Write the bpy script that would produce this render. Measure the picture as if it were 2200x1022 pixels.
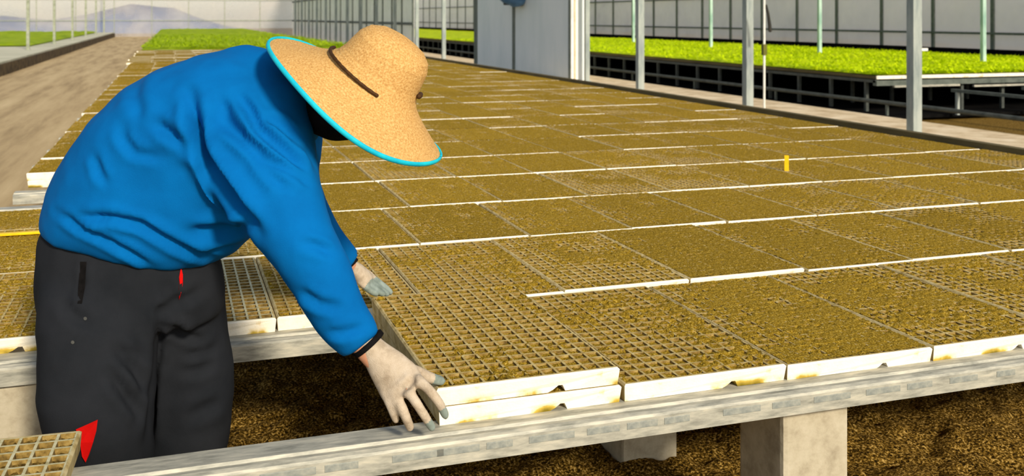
import bpy, bmesh, math, random
import numpy as np
from mathutils import Vector, Matrix, noise as mnoise

random.seed(7)
rng = np.random.default_rng(7)
S = bpy.context.scene
COL = S.collection
for o in list(bpy.data.objects):
    bpy.data.objects.remove(o)

# ---------------------------------------------------------------- camera, sky, sun, exposure
YAW = math.radians(18.55)
FPX = 2175.0          # focal length, in pixels of a 2200 wide frame
CAMZ = 1.3
HOR = 37.0            # image row of the horizon
F = Vector((math.sin(YAW), math.cos(YAW), 0))
R = Vector((math.cos(YAW), -math.sin(YAW), 0))
Z = Vector((0, 0, 1))
cam = bpy.data.cameras.new('camera')
cam.sensor_width = 36.0
cam.lens = FPX / 2200 * 36.0
cam.shift_y = -(511 - HOR) / 2200
cam.clip_end = 3000
cam.dof.use_dof = True
cam.dof.focus_distance = 2.35
cam.dof.aperture_fstop = 7.0
camo = bpy.data.objects.new('camera', cam)
COL.objects.link(camo)
camo.location = (0, 0, CAMZ)
camo.rotation_euler = (math.pi / 2, 0, -YAW)
S.camera = camo

SUN_EL, SUN_AZ = math.radians(28), math.radians(10)      # azimuth measured from -Y towards +X
w = bpy.data.worlds.new('world')
S.world = w
w.use_nodes = True
wn = w.node_tree
for n in list(wn.nodes):
    wn.nodes.remove(n)
sky = wn.nodes.new('ShaderNodeTexSky')
sky.sky_type = 'NISHITA'
sky.sun_disc = False
sky.sun_elevation = SUN_EL
sky.sun_rotation = math.pi - SUN_AZ
bg = wn.nodes.new('ShaderNodeBackground')
bg.inputs[1].default_value = 0.135
wo = wn.nodes.new('ShaderNodeOutputWorld')
hs = wn.nodes.new('ShaderNodeHueSaturation')      # the plastic roof takes most of the blue out of the skylight
hs.inputs['Saturation'].default_value = 0.6
wn.links.new(sky.outputs[0], hs.inputs['Color'])
wn.links.new(hs.outputs[0], bg.inputs[0])
wn.links.new(bg.outputs[0], wo.inputs[0])

sl = bpy.data.lights.new('sun', 'SUN')
sl.energy = 4.1
sl.angle = math.radians(7)
sl.color = (1.0, 0.90, 0.74)
so = bpy.data.objects.new('sun', sl)
COL.objects.link(so)
tosun = Vector((math.sin(SUN_AZ) * math.cos(SUN_EL), -math.cos(SUN_AZ) * math.cos(SUN_EL), math.sin(SUN_EL)))
so.rotation_euler = tosun.to_track_quat('Z', 'Y').to_euler()
so.location = (3, -6, 8)

S.view_settings.view_transform = 'Standard'
S.view_settings.look = 'None'
S.view_settings.exposure = 0.0
S.view_settings.gamma = 1.0
S.view_settings.use_curve_mapping = False


# ---------------------------------------------------------------- helpers
def W(u, v, d):
    """world point at depth d seen in direction (u, v) of the 2200x1022 frame"""
    return F * d + R * ((u - 1100) / FPX * d) + Z * (CAMZ - (v - HOR) / FPX * d)


def srgb(r, g, b):
    def f(c):
        c /= 255.0
        return c / 12.92 if c <= 0.04045 else ((c + 0.055) / 1.055) ** 2.4
    return (f(r), f(g), f(b), 1.0)


def tag(o, label=None, cat=None, group=None, kind=None):
    if label: o['label'] = label
    if cat: o['category'] = cat
    if group: o['group'] = group
    if kind: o['kind'] = kind
    return o


def link_mesh(name, me, mats=None, parent=None, smooth=False):
    if mats:
        for m in (mats if isinstance(mats, (list, tuple)) else [mats]):
            me.materials.append(m)
    if smooth:
        me.polygons.foreach_set('use_smooth', [True] * len(me.polygons))
    o = bpy.data.objects.new(name, me)
    COL.objects.link(o)
    if parent:
        o.parent = parent
    return o


def obj(name, bm, mats=None, parent=None, smooth=False):
    bmesh.ops.recalc_face_normals(bm, faces=bm.faces)
    me = bpy.data.meshes.new(name)
    bm.to_mesh(me)
    bm.free()
    return link_mesh(name, me, mats, parent, smooth)


def empty(name, loc=(0, 0, 0), rz=0):
    o = bpy.data.objects.new(name, None)
    COL.objects.link(o)
    o.location = loc
    o.rotation_euler = (0, 0, rz)
    o.empty_display_size = 0.1
    return o


def box(bm, lo, hi, bev=0.0, mat=0):
    x0, y0, z0 = lo
    x1, y1, z1 = hi
    vs = [bm.verts.new(p) for p in ((x0, y0, z0), (x1, y0, z0), (x1, y1, z0), (x0, y1, z0),
                                    (x0, y0, z1), (x1, y0, z1), (x1, y1, z1), (x0, y1, z1))]
    fs = [bm.faces.new([vs[i] for i in q]) for q in ((3, 2, 1, 0), (4, 5, 6, 7), (0, 1, 5, 4), (1, 2, 6, 5), (2, 3, 7, 6), (3, 0, 4, 7))]
    for f in fs:
        f.material_index = mat
    if bev > 0:
        es = list({e for f in fs for e in f.edges})
        r = bmesh.ops.bevel(bm, geom=es, offset=bev, segments=2, affect='EDGES', profile=0.6)
        for f in r['faces']:
            f.material_index = mat
    return vs


def bbox(lo, hi, bev=0.0):
    bm = bmesh.new()
    box(bm, lo, hi, bev)
    return bm


def prism(bm, poly, axis, a0, a1):
    """extrude a 2D polygon; axis 'x': poly in (y,z); axis 'y': poly in (x,z); axis 'z': poly in (x,y)"""
    def p(q, a):
        return {'x': (a, q[0], q[1]), 'y': (q[0], a, q[1]), 'z': (q[0], q[1], a)}[axis]
    A = [bm.verts.new(p(q, a0)) for q in poly]
    B = [bm.verts.new(p(q, a1)) for q in poly]
    n = len(poly)
    fs = [bm.faces.new(A), bm.faces.new(list(reversed(B)))]
    for i in range(n):
        fs.append(bm.faces.new((A[i], B[i], B[(i + 1) % n], A[(i + 1) % n])))
    return fs


def loft(bm, secs, n=24, power=2.0, cap=True):
    """secs: list of (centre, a, b): closed rings c + a cos + b sin, joined in order"""
    rings = []
    for c, a, b in secs:
        ring = []
        for i in range(n):
            t = 2 * math.pi * i / n
            ct, st = math.cos(t), math.sin(t)
            if power != 2.0:
                ct = math.copysign(abs(ct) ** (2 / power), ct)
                st = math.copysign(abs(st) ** (2 / power), st)
            ring.append(bm.verts.new(c + a * ct + b * st))
        rings.append(ring)
    for r0, r1 in zip(rings, rings[1:]):
        for i in range(n):
            bm.faces.new((r0[i], r0[(i + 1) % n], r1[(i + 1) % n], r1[i]))
    if cap:
        for ring, sc, flip in ((rings[0], secs[0], True), (rings[-1], secs[-1], False)):
            c = bm.verts.new(sc[0])
            for i in range(n):
                q = (ring[(i + 1) % n], ring[i], c) if flip else (ring[i], ring[(i + 1) % n], c)
                bm.faces.new(q)
    return rings


def limb(bm, pts, rad, n=16, ref=None, round_ends=True, flat_end=False):
    """tapered tube through pts; rad entries r or (r across, r along ref)"""
    ref = ref or F
    pts = [Vector(p) for p in pts]
    rr = [(r, r) if not isinstance(r, (tuple, list)) else r for r in rad]
    secs = []
    m = len(pts)
    fr = []
    for i in range(m):
        t = (pts[min(i + 1, m - 1)] - pts[max(i - 1, 0)]).normalized()
        b = (ref - t * ref.dot(t))
        if b.length < 1e-3:
            b = Z - t * Z.dot(t)
        b.normalize()
        a = t.cross(b)
        fr.append((t, a, b))
        secs.append((pts[i], a * rr[i][0], b * rr[i][1]))
    if round_ends:
        t, a, b = fr[0]
        r0 = rr[0]
        k0 = min(r0)
        pre = [(pts[0] - t * k0 * s, a * r0[0] * c, b * r0[1] * c) for s, c in ((0.98, 0.2), (0.8, 0.6), (0.5, 0.866))]
        t, a, b = fr[-1]
        r1 = rr[-1]
        k1 = min(r1)
        post = [(pts[-1] + t * k1 * s, a * r1[0] * c, b * r1[1] * c) for s, c in ((0.5, 0.866), (0.8, 0.6), (0.98, 0.2))]
        secs = pre + secs + ([] if flat_end else post)
    loft(bm, secs, n)


def blob(bm, c, ax, n=14, m=9):
    """ellipsoid with three half-axis vectors"""
    a, b, d = ax
    secs = []
    for i in range(m):
        t = -math.pi / 2 + math.pi * (i + 0.5) / m
        secs.append((c + d * math.sin(t), a * math.cos(t), b * math.cos(t)))
    loft(bm, secs, n)


def remesh(bm, voxel, smooth=4, name='m'):
    """union of the closed shells in bm as one continuous surface"""
    bmesh.ops.recalc_face_normals(bm, faces=bm.faces)
    me = bpy.data.meshes.new('tmp')
    bm.to_mesh(me)
    bm.free()
    o = bpy.data.objects.new('tmp', me)
    COL.objects.link(o)
    md = o.modifiers.new('r', 'REMESH')
    md.mode = 'VOXEL'
    md.voxel_size = voxel
    if smooth:
        sm = o.modifiers.new('s', 'SMOOTH')
        sm.factor = 0.5
        sm.iterations = smooth
    dg = bpy.context.evaluated_depsgraph_get()
    out = bpy.data.meshes.new_from_object(o.evaluated_get(dg))
    out.name = name
    bpy.data.objects.remove(o)
    bpy.data.meshes.remove(me)
    return out


def get_co(me):
    a = np.empty(len(me.vertices) * 3)
    me.vertices.foreach_get('co', a)
    return a.reshape(-1, 3)


def get_no(me):
    a = np.empty(len(me.vertices) * 3)
    me.vertices.foreach_get('normal', a)
    return a.reshape(-1, 3)


def set_co(me, a):
    me.vertices.foreach_set('co', np.ascontiguousarray(a).ravel())
    me.update()


Fn, Rn = np.array(F), np.array(R)


def relax(me, n=2, f=0.5):
    e = np.empty(len(me.edges) * 2, dtype=np.int64)
    me.edges.foreach_get('vertices', e)
    e = e.reshape(-1, 2)
    co = get_co(me)
    deg = np.bincount(e.ravel(), minlength=len(co)).astype(float)[:, None]
    for _ in range(n):
        acc = np.zeros_like(co)
        for k in range(3):
            acc[:, k] = np.bincount(e[:, 0], weights=co[e[:, 1], k], minlength=len(co)) + np.bincount(e[:, 1], weights=co[e[:, 0], k], minlength=len(co))
        co = co * (1 - f) + acc / np.maximum(deg, 1) * f
    set_co(me, co)


def folds(me, lst, facing=True):
    """press soft cloth folds into a mesh: each fold is a polyline on the side that faces the viewer's side of the person"""
    relax(me, 8)
    co, no = get_co(me), get_no(me)
    d = co @ Fn
    u = 1100 + FPX * (co @ Rn) / d
    v = HOR + FPX * (CAMZ - co[:, 2]) / d
    wgt = np.clip(-(no @ Fn) * 1.6 + 0.1, 0, 1) if facing else 1.0
    off = np.zeros(len(co))
    for pts, amp, wid in lst:
        best = np.full(len(co), 1e9)
        tt = np.zeros(len(co))
        sgn = np.zeros(len(co))
        L = [0]
        for a, b in zip(pts, pts[1:]):
            L.append(L[-1] + math.hypot(b[0] - a[0], b[1] - a[1]))
        for k, (a, b) in enumerate(zip(pts, pts[1:])):
            ax, ay = a
            bx, by = b[0] - a[0], b[1] - a[1]
            ll = bx * bx + by * by
            t = np.clip(((u - ax) * bx + (v - ay) * by) / ll, 0, 1)
            dx, dy = u - ax - t * bx, v - ay - t * by
            ds = np.hypot(dx, dy)
            m = ds < best
            best = np.where(m, ds, best)
            tt = np.where(m, (L[k] + t * (L[k + 1] - L[k])) / L[-1], tt)
            sgn = np.where(m, bx * dy - by * dx, sgn)
        taper = np.clip(np.sin(np.pi * np.clip(tt, 0.03, 0.97)) * 1.6, 0, 1)
        off += 1.7 * amp * taper * (-np.exp(-(best / wid) ** 2) + 0.55 * np.exp(-((best - 1.9 * wid) / (1.1 * wid)) ** 2))
    set_co(me, co + no * (off * wgt)[:, None])
    relax(me, 3)


def wrinkle(me, amp, scale, stretch=(1, 1, 1)):
    co, no = get_co(me), get_no(me)
    h = np.array([mnoise.noise((c[0] * scale * stretch[0], c[1] * scale * stretch[1], c[2] * scale * stretch[2])) for c in co])
    set_co(me, co + no * (h * amp)[:, None])


def vnoise(shape, cell):
    """smooth random field, value noise with the given cell size in samples"""
    gy, gx = int(shape[0] / cell) + 3, int(shape[1] / cell) + 3
    g = rng.random((gy, gx))
    y = np.arange(shape[0]) / cell
    x = np.arange(shape[1]) / cell
    yi, xi = y.astype(int), x.astype(int)
    fy, fx = y - yi, x - xi
    fy, fx = fy * fy * (3 - 2 * fy), fx * fx * (3 - 2 * fx)
    a = g[np.ix_(yi, xi)]
    b = g[np.ix_(yi, xi + 1)]
    c = g[np.ix_(yi + 1, xi)]
    d = g[np.ix_(yi + 1, xi + 1)]
    fx, fy = fx[None, :], fy[:, None]
    return (a * (1 - fx) + b * fx) * (1 - fy) + (c * (1 - fx) + d * fx) * fy


def grid_mesh(name, xs, ys, zs):
    """zs[j, i] over ys[j], xs[i]"""
    nx, ny = len(xs), len(ys)
    X, Y = np.meshgrid(xs, ys)
    v = np.stack([X, Y, zs], -1).reshape(-1, 3)
    i = np.arange(nx - 1)[None, :] + nx * np.arange(ny - 1)[:, None]
    q = np.stack([i, i + 1, i + nx + 1, i + nx], -1).reshape(-1, 4)
    me = bpy.data.meshes.new(name)
    me.vertices.add(len(v))
    me.vertices.foreach_set('co', v.ravel())
    me.loops.add(q.size)
    me.loops.foreach_set('vertex_index', q.ravel())
    me.polygons.add(len(q))
    me.polygons.foreach_set('loop_start', np.arange(len(q)) * 4)
    me.update(calc_edges=True)
    return me


# ---------------------------------------------------------------- materials
def mat(name, stops, scale=10.0, detail=6.0, rough=0.8, bump=0.0, bscale=None, metal=0.0, spec=0.3, rand=0.0,
        stretch=(1, 1, 1), coords='Object', translucent=0.0, rough2=None):
    """noise-coloured surface: stops = [(pos, rgba) ...]"""
    m = bpy.data.materials.new(name)
    m.use_nodes = True
    t = m.node_tree
    b = t.nodes['Principled BSDF']
    tc = t.nodes.new('ShaderNodeTexCoord')
    mp = t.nodes.new('ShaderNodeMapping')
    mp.inputs['Scale'].default_value = stretch
    t.links.new(tc.outputs[coords], mp.inputs['Vector'])
    nz = t.nodes.new('ShaderNodeTexNoise')
    nz.inputs['Scale'].default_value = scale
    nz.inputs['Detail'].default_value = detail
    nz.inputs['Roughness'].default_value = 0.65
    t.links.new(mp.outputs[0], nz.inputs['Vector'])
    cr = t.nodes.new('ShaderNodeValToRGB')
    e = cr.color_ramp.elements
    while len(e) > 1:
        e.remove(e[0])
    e[0].position, e[0].color = stops[0]
    for p, c in stops[1:]:
        x = e.new(p)
        x.color = c
    t.links.new(nz.outputs[0], cr.inputs[0])
    out = cr.outputs[0]
    if rand:
        oi = t.nodes.new('ShaderNodeObjectInfo')
        mr = t.nodes.new('ShaderNodeMapRange')
        mr.inputs['To Min'].default_value = 1 - rand
        mr.inputs['To Max'].default_value = 1 + rand
        t.links.new(oi.outputs['Random'], mr.inputs[0])
        mx = t.nodes.new('ShaderNodeVectorMath')
        mx.operation = 'SCALE'
        t.links.new(out, mx.inputs[0])
        t.links.new(mr.outputs[0], mx.inputs['Scale'])
        out = mx.outputs[0]
    t.links.new(out, b.inputs['Base Color'])
    b.inputs['Roughness'].default_value = rough
    b.inputs['Metallic'].default_value = metal
    b.inputs['Specular IOR Level'].default_value = spec
    if bump:
        n2 = nz
        if bscale:
            n2 = t.nodes.new('ShaderNodeTexNoise')
            n2.inputs['Scale'].default_value = bscale
            n2.inputs['Detail'].default_value = 4
            t.links.new(mp.outputs[0], n2.inputs['Vector'])
        bp = t.nodes.new('ShaderNodeBump')
        bp.inputs['Strength'].default_value = bump
        bp.inputs['Distance'].default_value = 0.004
        t.links.new(n2.outputs[0], bp.inputs['Height'])
        t.links.new(bp.outputs[0], b.inputs['Normal'])
    if translucent:
        tr = t.nodes.new('ShaderNodeBsdfTranslucent')
        t.links.new(out, tr.inputs[0])
        ms = t.nodes.new('ShaderNodeMixShader')
        ms.inputs[0].default_value = translucent
        t.links.new(b.outputs[0], ms.inputs[1])
        t.links.new(tr.outputs[0], ms.inputs[2])
        t.links.new(ms.outputs[0], t.nodes['Material Output'].inputs[0])
    return m


def film_mat(name, col, opaque, scale=0.6):
    """plastic film: partly see-through, partly white and light-diffusing"""
    m = bpy.data.materials.new(name)
    m.use_nodes = True
    t = m.node_tree
    for n in list(t.nodes):
        if n.type != 'OUTPUT_MATERIAL':
            t.nodes.remove(n)
    o = [n for n in t.nodes if n.type == 'OUTPUT_MATERIAL'][0]
    d = t.nodes.new('ShaderNodeBsdfDiffuse')
    tl = t.nodes.new('ShaderNodeBsdfTranslucent')
    tp = t.nodes.new('ShaderNodeBsdfTransparent')
    d.inputs[0].default_value = col
    tl.inputs[0].default_value = col
    a = t.nodes.new('ShaderNodeMixShader')
    a.inputs[0].default_value = 0.5
    t.links.new(d.outputs[0], a.inputs[1])
    t.links.new(tl.outputs[0], a.inputs[2])
    b = t.nodes.new('ShaderNodeMixShader')
    tc = t.nodes.new('ShaderNodeTexCoord')
    nz = t.nodes.new('ShaderNodeTexNoise')
    nz.inputs['Scale'].default_value = scale
    nz.inputs['Detail'].default_value = 6
    t.links.new(tc.outputs['Object'], nz.inputs['Vector'])
    mr = t.nodes.new('ShaderNodeMapRange')
    mr.inputs['From Min'].default_value = 0.3
    mr.inputs['From Max'].default_value = 0.7
    mr.inputs['To Min'].default_value = max(0, opaque - 0.14)
    mr.inputs['To Max'].default_value = min(1, opaque + 0.14)
    t.links.new(nz.outputs[0], mr.inputs[0])
    t.links.new(mr.outputs[0], b.inputs[0])
    t.links.new(tp.outputs[0], b.inputs[1])
    t.links.new(a.outputs[0], b.inputs[2])
    t.links.new(b.outputs[0], o.inputs[0])
    return m


M = {}
M['foam'] = mat('white foam', [(0.0, srgb(150, 118, 60)), (0.34, srgb(222, 196, 142)), (0.42, srgb(246, 236, 212)), (1, srgb(255, 252, 242))], scale=14, detail=5, rough=0.75, bump=0.25, bscale=220)
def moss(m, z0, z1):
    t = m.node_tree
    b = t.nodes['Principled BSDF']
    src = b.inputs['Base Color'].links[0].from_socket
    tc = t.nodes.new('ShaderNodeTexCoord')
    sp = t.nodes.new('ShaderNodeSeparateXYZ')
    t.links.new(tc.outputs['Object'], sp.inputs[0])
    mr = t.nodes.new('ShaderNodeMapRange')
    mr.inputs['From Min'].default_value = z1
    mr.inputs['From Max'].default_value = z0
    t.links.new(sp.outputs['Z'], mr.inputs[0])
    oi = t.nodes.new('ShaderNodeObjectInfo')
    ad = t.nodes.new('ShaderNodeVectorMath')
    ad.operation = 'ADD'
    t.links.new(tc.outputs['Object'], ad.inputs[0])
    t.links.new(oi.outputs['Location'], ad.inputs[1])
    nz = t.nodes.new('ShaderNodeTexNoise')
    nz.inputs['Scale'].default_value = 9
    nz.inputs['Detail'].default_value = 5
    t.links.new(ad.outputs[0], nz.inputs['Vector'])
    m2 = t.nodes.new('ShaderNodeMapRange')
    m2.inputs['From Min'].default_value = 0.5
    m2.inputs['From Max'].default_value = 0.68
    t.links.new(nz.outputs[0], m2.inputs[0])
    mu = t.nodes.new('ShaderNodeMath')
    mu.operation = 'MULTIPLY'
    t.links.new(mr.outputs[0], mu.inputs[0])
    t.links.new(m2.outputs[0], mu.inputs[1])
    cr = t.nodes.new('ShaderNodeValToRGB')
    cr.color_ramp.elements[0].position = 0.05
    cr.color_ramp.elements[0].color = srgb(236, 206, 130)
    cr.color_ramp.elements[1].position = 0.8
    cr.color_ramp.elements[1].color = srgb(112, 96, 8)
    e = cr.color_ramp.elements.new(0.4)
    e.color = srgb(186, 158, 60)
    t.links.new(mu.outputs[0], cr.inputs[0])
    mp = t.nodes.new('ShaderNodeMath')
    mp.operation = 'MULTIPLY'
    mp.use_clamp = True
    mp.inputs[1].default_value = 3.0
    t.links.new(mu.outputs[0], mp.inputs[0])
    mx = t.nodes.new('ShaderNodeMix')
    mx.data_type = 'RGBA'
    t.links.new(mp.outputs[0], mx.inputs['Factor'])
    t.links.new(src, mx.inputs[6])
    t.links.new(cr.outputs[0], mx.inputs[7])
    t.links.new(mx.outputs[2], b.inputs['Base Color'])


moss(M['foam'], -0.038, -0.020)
M['cleanweb'] = mat('pale foam web', [(0.3, srgb(150, 140, 96)), (0.5, srgb(196, 188, 146)), (0.7, srgb(216, 210, 176))], scale=45, rough=0.9)
M['cellwall'] = mat('soil stained cell wall', [(0.3, srgb(80, 62, 24)), (0.5, srgb(134, 108, 52)), (0.7, srgb(170, 146, 86))], scale=60, rough=0.95)
M['rim'] = mat('dusty foam rim', [(0.3, srgb(150, 124, 66)), (0.48, srgb(196, 174, 118)), (0.7, srgb(226, 210, 164))], scale=24, rough=0.9, rand=0.15)
M['darksoil'] = mat('dark deep soil', [(0.3, srgb(40, 30, 10)), (0.5, srgb(84, 66, 26)), (0.7, srgb(140, 114, 56))], scale=200, detail=4, rough=0.95, spec=0.05, bump=0.5)  # darker soil colour for the deep, sparsely filled cells
M['web'] = mat('dirty foam web', [(0.3, srgb(132, 106, 48)), (0.5, srgb(190, 166, 102)), (0.7, srgb(214, 198, 142))], scale=45, rough=0.9, rand=0.12)
M['soil'] = mat('potting soil', [(0.31, srgb(66, 48, 4)), (0.44, srgb(128, 101, 23)), (0.57, srgb(166, 135, 41)), (0.70, srgb(218, 190, 104))], scale=230, detail=4, rough=0.95, spec=0.05, bump=0.5, rand=0.10, stretch=(1, 1, 1))
M['ground'] = mat('ground soil', [(0.36, srgb(26, 18, 4)), (0.48, srgb(84, 62, 18)), (0.57, srgb(140, 108, 42)), (0.67, srgb(206, 172, 100))], scale=130, detail=2, rough=0.95, spec=0.05, bump=0.7)
M['path'] = mat('sandy path', [(0.3, srgb(150, 128, 94)), (0.5, srgb(186, 162, 122)), (0.7, srgb(205, 182, 140))], scale=2.2, detail=7, rough=0.95, spec=0.05, stretch=(1.6, 0.12, 1))
M['walk'] = mat('pale walkway', [(0.3, srgb(186, 160, 122)), (0.5, srgb(222, 200, 164)), (0.7, srgb(240, 222, 190))], scale=3, rough=0.95, spec=0.05)
M['benchshade'] = mat('painted bench shade', [(0.4, srgb(12, 12, 12)), (0.6, srgb(22, 21, 20))], scale=3, rough=0.95, spec=0.02)  # near-black colour that paints in the deep shade below the right bench
M['galv'] = mat('galvanised steel', [(0.3, srgb(122, 122, 110)), (0.5, srgb(168, 165, 150)), (0.66, srgb(196, 190, 170))], scale=26, detail=5, rough=0.6, metal=0.15, spec=0.4, stretch=(0.45, 2.2, 2.2), bump=0.15)
M['slot'] = mat('worn zinc marks', [(0.3, srgb(112, 118, 116)), (0.5, srgb(146, 149, 140)), (0.7, srgb(172, 170, 156))], scale=30, rough=0.6, metal=0.2, spec=0.3)
M['post'] = mat('grey galvanised post', [(0.3, srgb(122, 134, 132)), (0.6, srgb(168, 174, 166))], scale=9, rough=0.5, metal=0.15, spec=0.4, stretch=(1, 1, 0.2))
M['greenpost'] = mat('pale green post', [(0.3, srgb(120, 160, 146)), (0.6, srgb(190, 214, 200))], scale=9, rough=0.5, spec=0.4, stretch=(1, 1, 0.2))
M['leftpost'] = mat('dull grey green post', [(0.3, srgb(120, 126, 104)), (0.6, srgb(156, 160, 138))], scale=9, rough=0.6)
M['mullion'] = mat('dark glazing bar', [(0.3, srgb(70, 78, 70)), (0.6, srgb(98, 104, 96))], scale=9, rough=0.6)
M['darkbar'] = mat('dull dark steel bar', [(0.3, srgb(52, 56, 52)), (0.6, srgb(76, 80, 74))], scale=9, rough=0.7)
M['concrete'] = mat('cast concrete', [(0.3, srgb(150, 138, 114)), (0.5, srgb(178, 167, 142)), (0.7, srgb(192, 182, 158))], scale=16, rough=0.9, bump=0.3, bscale=90)
M['oliveedge'] = mat('dark olive edging', [(0.3, srgb(70, 60, 34)), (0.6, srgb(104, 92, 58))], scale=6, rough=0.9, stretch=(1, 0.2, 1))
M['darkedge'] = mat('dark bed side', [(0.35, srgb(44, 34, 20)), (0.6, srgb(96, 78, 46))], scale=5, rough=0.95)
M['leftbed'] = mat('bare grey trays', [(0.3, srgb(168, 166, 140)), (0.5, srgb(194, 190, 164)), (0.7, srgb(216, 210, 186))], scale=1.4, rough=0.95, stretch=(0.3, 1, 1))
M['panel'] = mat('grey sheet panel', [(0.3, srgb(226, 234, 230)), (0.6, srgb(242, 246, 242))], scale=1.2, rough=0.6, stretch=(1, 1, 0.3))
M['panelseam'] = mat('dark panel seam', [(0.3, srgb(92, 100, 90)), (0.6, srgb(112, 118, 106))], scale=5, rough=0.7)
M['whiteframe'] = mat('white painted frame', [(0.3, srgb(216, 214, 202)), (0.6, srgb(240, 238, 228))], scale=5, rough=0.6)
M['bluefan'] = mat('blue enamel', [(0.3, srgb(70, 110, 150)), (0.6, srgb(104, 146, 186))], scale=5, rough=0.5)
M['dark'] = mat('dark rubber', [(0.3, srgb(34, 34, 30)), (0.6, srgb(52, 50, 44))], scale=8, rough=0.8)
M['brass'] = mat('olive valve', [(0.3, srgb(84, 84, 20)), (0.6, srgb(110, 106, 34))], scale=8, rough=0.6)
M['green'] = mat('seedling green', [(0.3, srgb(154, 184, 0)), (0.48, srgb(206, 228, 0)), (0.62, srgb(222, 238, 6)), (0.8, srgb(236, 244, 60))], scale=2.6, detail=8, rough=0.7, spec=0.15, translucent=0.3)
M['greenfar'] = mat('far seedling green', [(0.3, srgb(124, 156, 4)), (0.5, srgb(168, 192, 10)), (0.7, srgb(190, 206, 60))], scale=1.2, detail=8, rough=0.7, spec=0.1, translucent=0.3)
M['yellow'] = mat('yellow plastic', [(0.3, srgb(222, 170, 0)), (0.6, srgb(244, 200, 10))], scale=12, rough=0.5)
M['bluehill'] = mat('bluish shade cloth heap', [(0.3, srgb(34, 66, 118)), (0.6, srgb(70, 100, 142))], scale=0.15, rough=1)
M['hill'] = mat('distant hillside', [(0.3, srgb(138, 138, 138)), (0.5, srgb(176, 172, 170)), (0.7, srgb(204, 192, 182))], scale=0.12, rough=1)
M['shirt'] = mat('blue sweatshirt cloth', [(0.3, srgb(0, 88, 152)), (0.6, srgb(0, 100, 168))], scale=5, rough=0.9, spec=0.08, bump=0.12, bscale=420)
M['pants'] = mat('charcoal trouser cloth', [(0.3, srgb(25, 28, 32)), (0.6, srgb(35, 37, 41))], scale=4, rough=0.9, spec=0.08, bump=0.12, bscale=420)
M['red'] = mat('red trim cloth', [(0.3, srgb(170, 8, 6)), (0.6, srgb(204, 14, 10))], scale=8, rough=0.8, spec=0.1)
M['cyan'] = mat('turquoise binding', [(0.3, srgb(0, 166, 196)), (0.6, srgb(20, 196, 214))], scale=20, rough=0.7)
M['straw'] = mat('woven straw', [(0.3, srgb(178, 132, 74)), (0.5, srgb(202, 158, 94)), (0.7, srgb(218, 180, 118))], scale=240, detail=2, rough=0.8, spec=0.15, bump=0.35, stretch=(1, 1, 1))
M['cord'] = mat('dark braided cord', [(0.3, srgb(38, 20, 2)), (0.6, srgb(74, 46, 12))], scale=150, rough=0.8)
M['skin'] = mat('skin', [(0.3, srgb(176, 122, 92)), (0.6, srgb(196, 142, 110))], scale=6, rough=0.6)
M['black'] = mat('black knit', [(0.3, srgb(14, 13, 13)), (0.6, srgb(24, 22, 22))], scale=40, rough=0.9, spec=0.05)
M['glove'] = mat('off white knit', [(0.3, srgb(160, 143, 120)), (0.5, srgb(190, 173, 150)), (0.7, srgb(202, 187, 166))], scale=30, rough=0.95, spec=0.05, bump=0.4, bscale=500)
M['coat'] = mat('grey blue coating', [(0.3, srgb(104, 116, 106)), (0.6, srgb(140, 152, 144))], scale=30, rough=0.6)
M['rivet'] = mat('dull metal rivet', [(0.3, srgb(56, 56, 54)), (0.6, srgb(76, 76, 72))], scale=30)
M['boot'] = mat('dark boot rubber', [(0.3, srgb(24, 24, 26)), (0.6, srgb(38, 38, 40))], scale=10, rough=0.6)
M['eye'] = mat('eye', [(0.3, srgb(230, 226, 220)), (0.6, srgb(240, 236, 230))], scale=5, rough=0.3)
M['film'] = film_mat('greenhouse film', (0.86, 0.84, 0.82, 1), 0.52)
M['filmfar'] = film_mat('far greenhouse film', (0.84, 0.78, 0.72, 1), 0.34)
M['filmside'] = film_mat('side curtain film', (0.86, 0.87, 0.84, 1), 0.82, scale=1.5)

TZ = 0.50            # tray top height
TH = 0.038           # tray thickness
RZ = TZ - TH         # rail top
TW, TL = 0.409, 0.715

# ---------------------------------------------------------------- ground, paths
def plate(name, x0, x1, y0, y1, z, m, label, cat, kind='structure', dz=0.05):
    bm = bbox((x0, y0, z - dz), (x1, y1, z))
    return tag(obj(name, bm, m), label, cat, kind=kind)


plate('floor', -40, 40, -14, 130, -0.075, M['ground'], 'bare brown soil floor of the greenhouse', 'floor')
nx, ny = 330, 230
xs, ys = np.linspace(-1.4, 5.2, nx), np.linspace(0.9, 5.5, ny)
zz = -0.022 + (vnoise((ny, nx), 9) - 0.5) * 0.03 + (vnoise((ny, nx), 3.2) - 0.5) * 0.03 + (vnoise((ny, nx), 1.4) - 0.5) * 0.022
me = grid_mesh('floor', xs, ys, zz)
tag(link_mesh('floor', me, M['ground'], smooth=False), 'lumpy brown soil floor under the tray bench', 'floor', kind='structure')
plate('floor', -3.55, -0.80, 2.2, 74, 0.004, M['path'], 'beige sandy path left of the brown tray bed', 'path', dz=0.04)
plate('floor', 7.2, 8.85, 4, 74, 0.004, M['walk'], 'pale concrete walkway along the grey posts on the right', 'path', dz=0.04)
plate('floor', 8.85, 16.6, 11.0, 74, 0.004, M['benchshade'], 'black sheet painting the shade under the green seedling bench', 'ground', dz=0.04)  # black sheet added to put the under-bench shade into the ground colour

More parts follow.
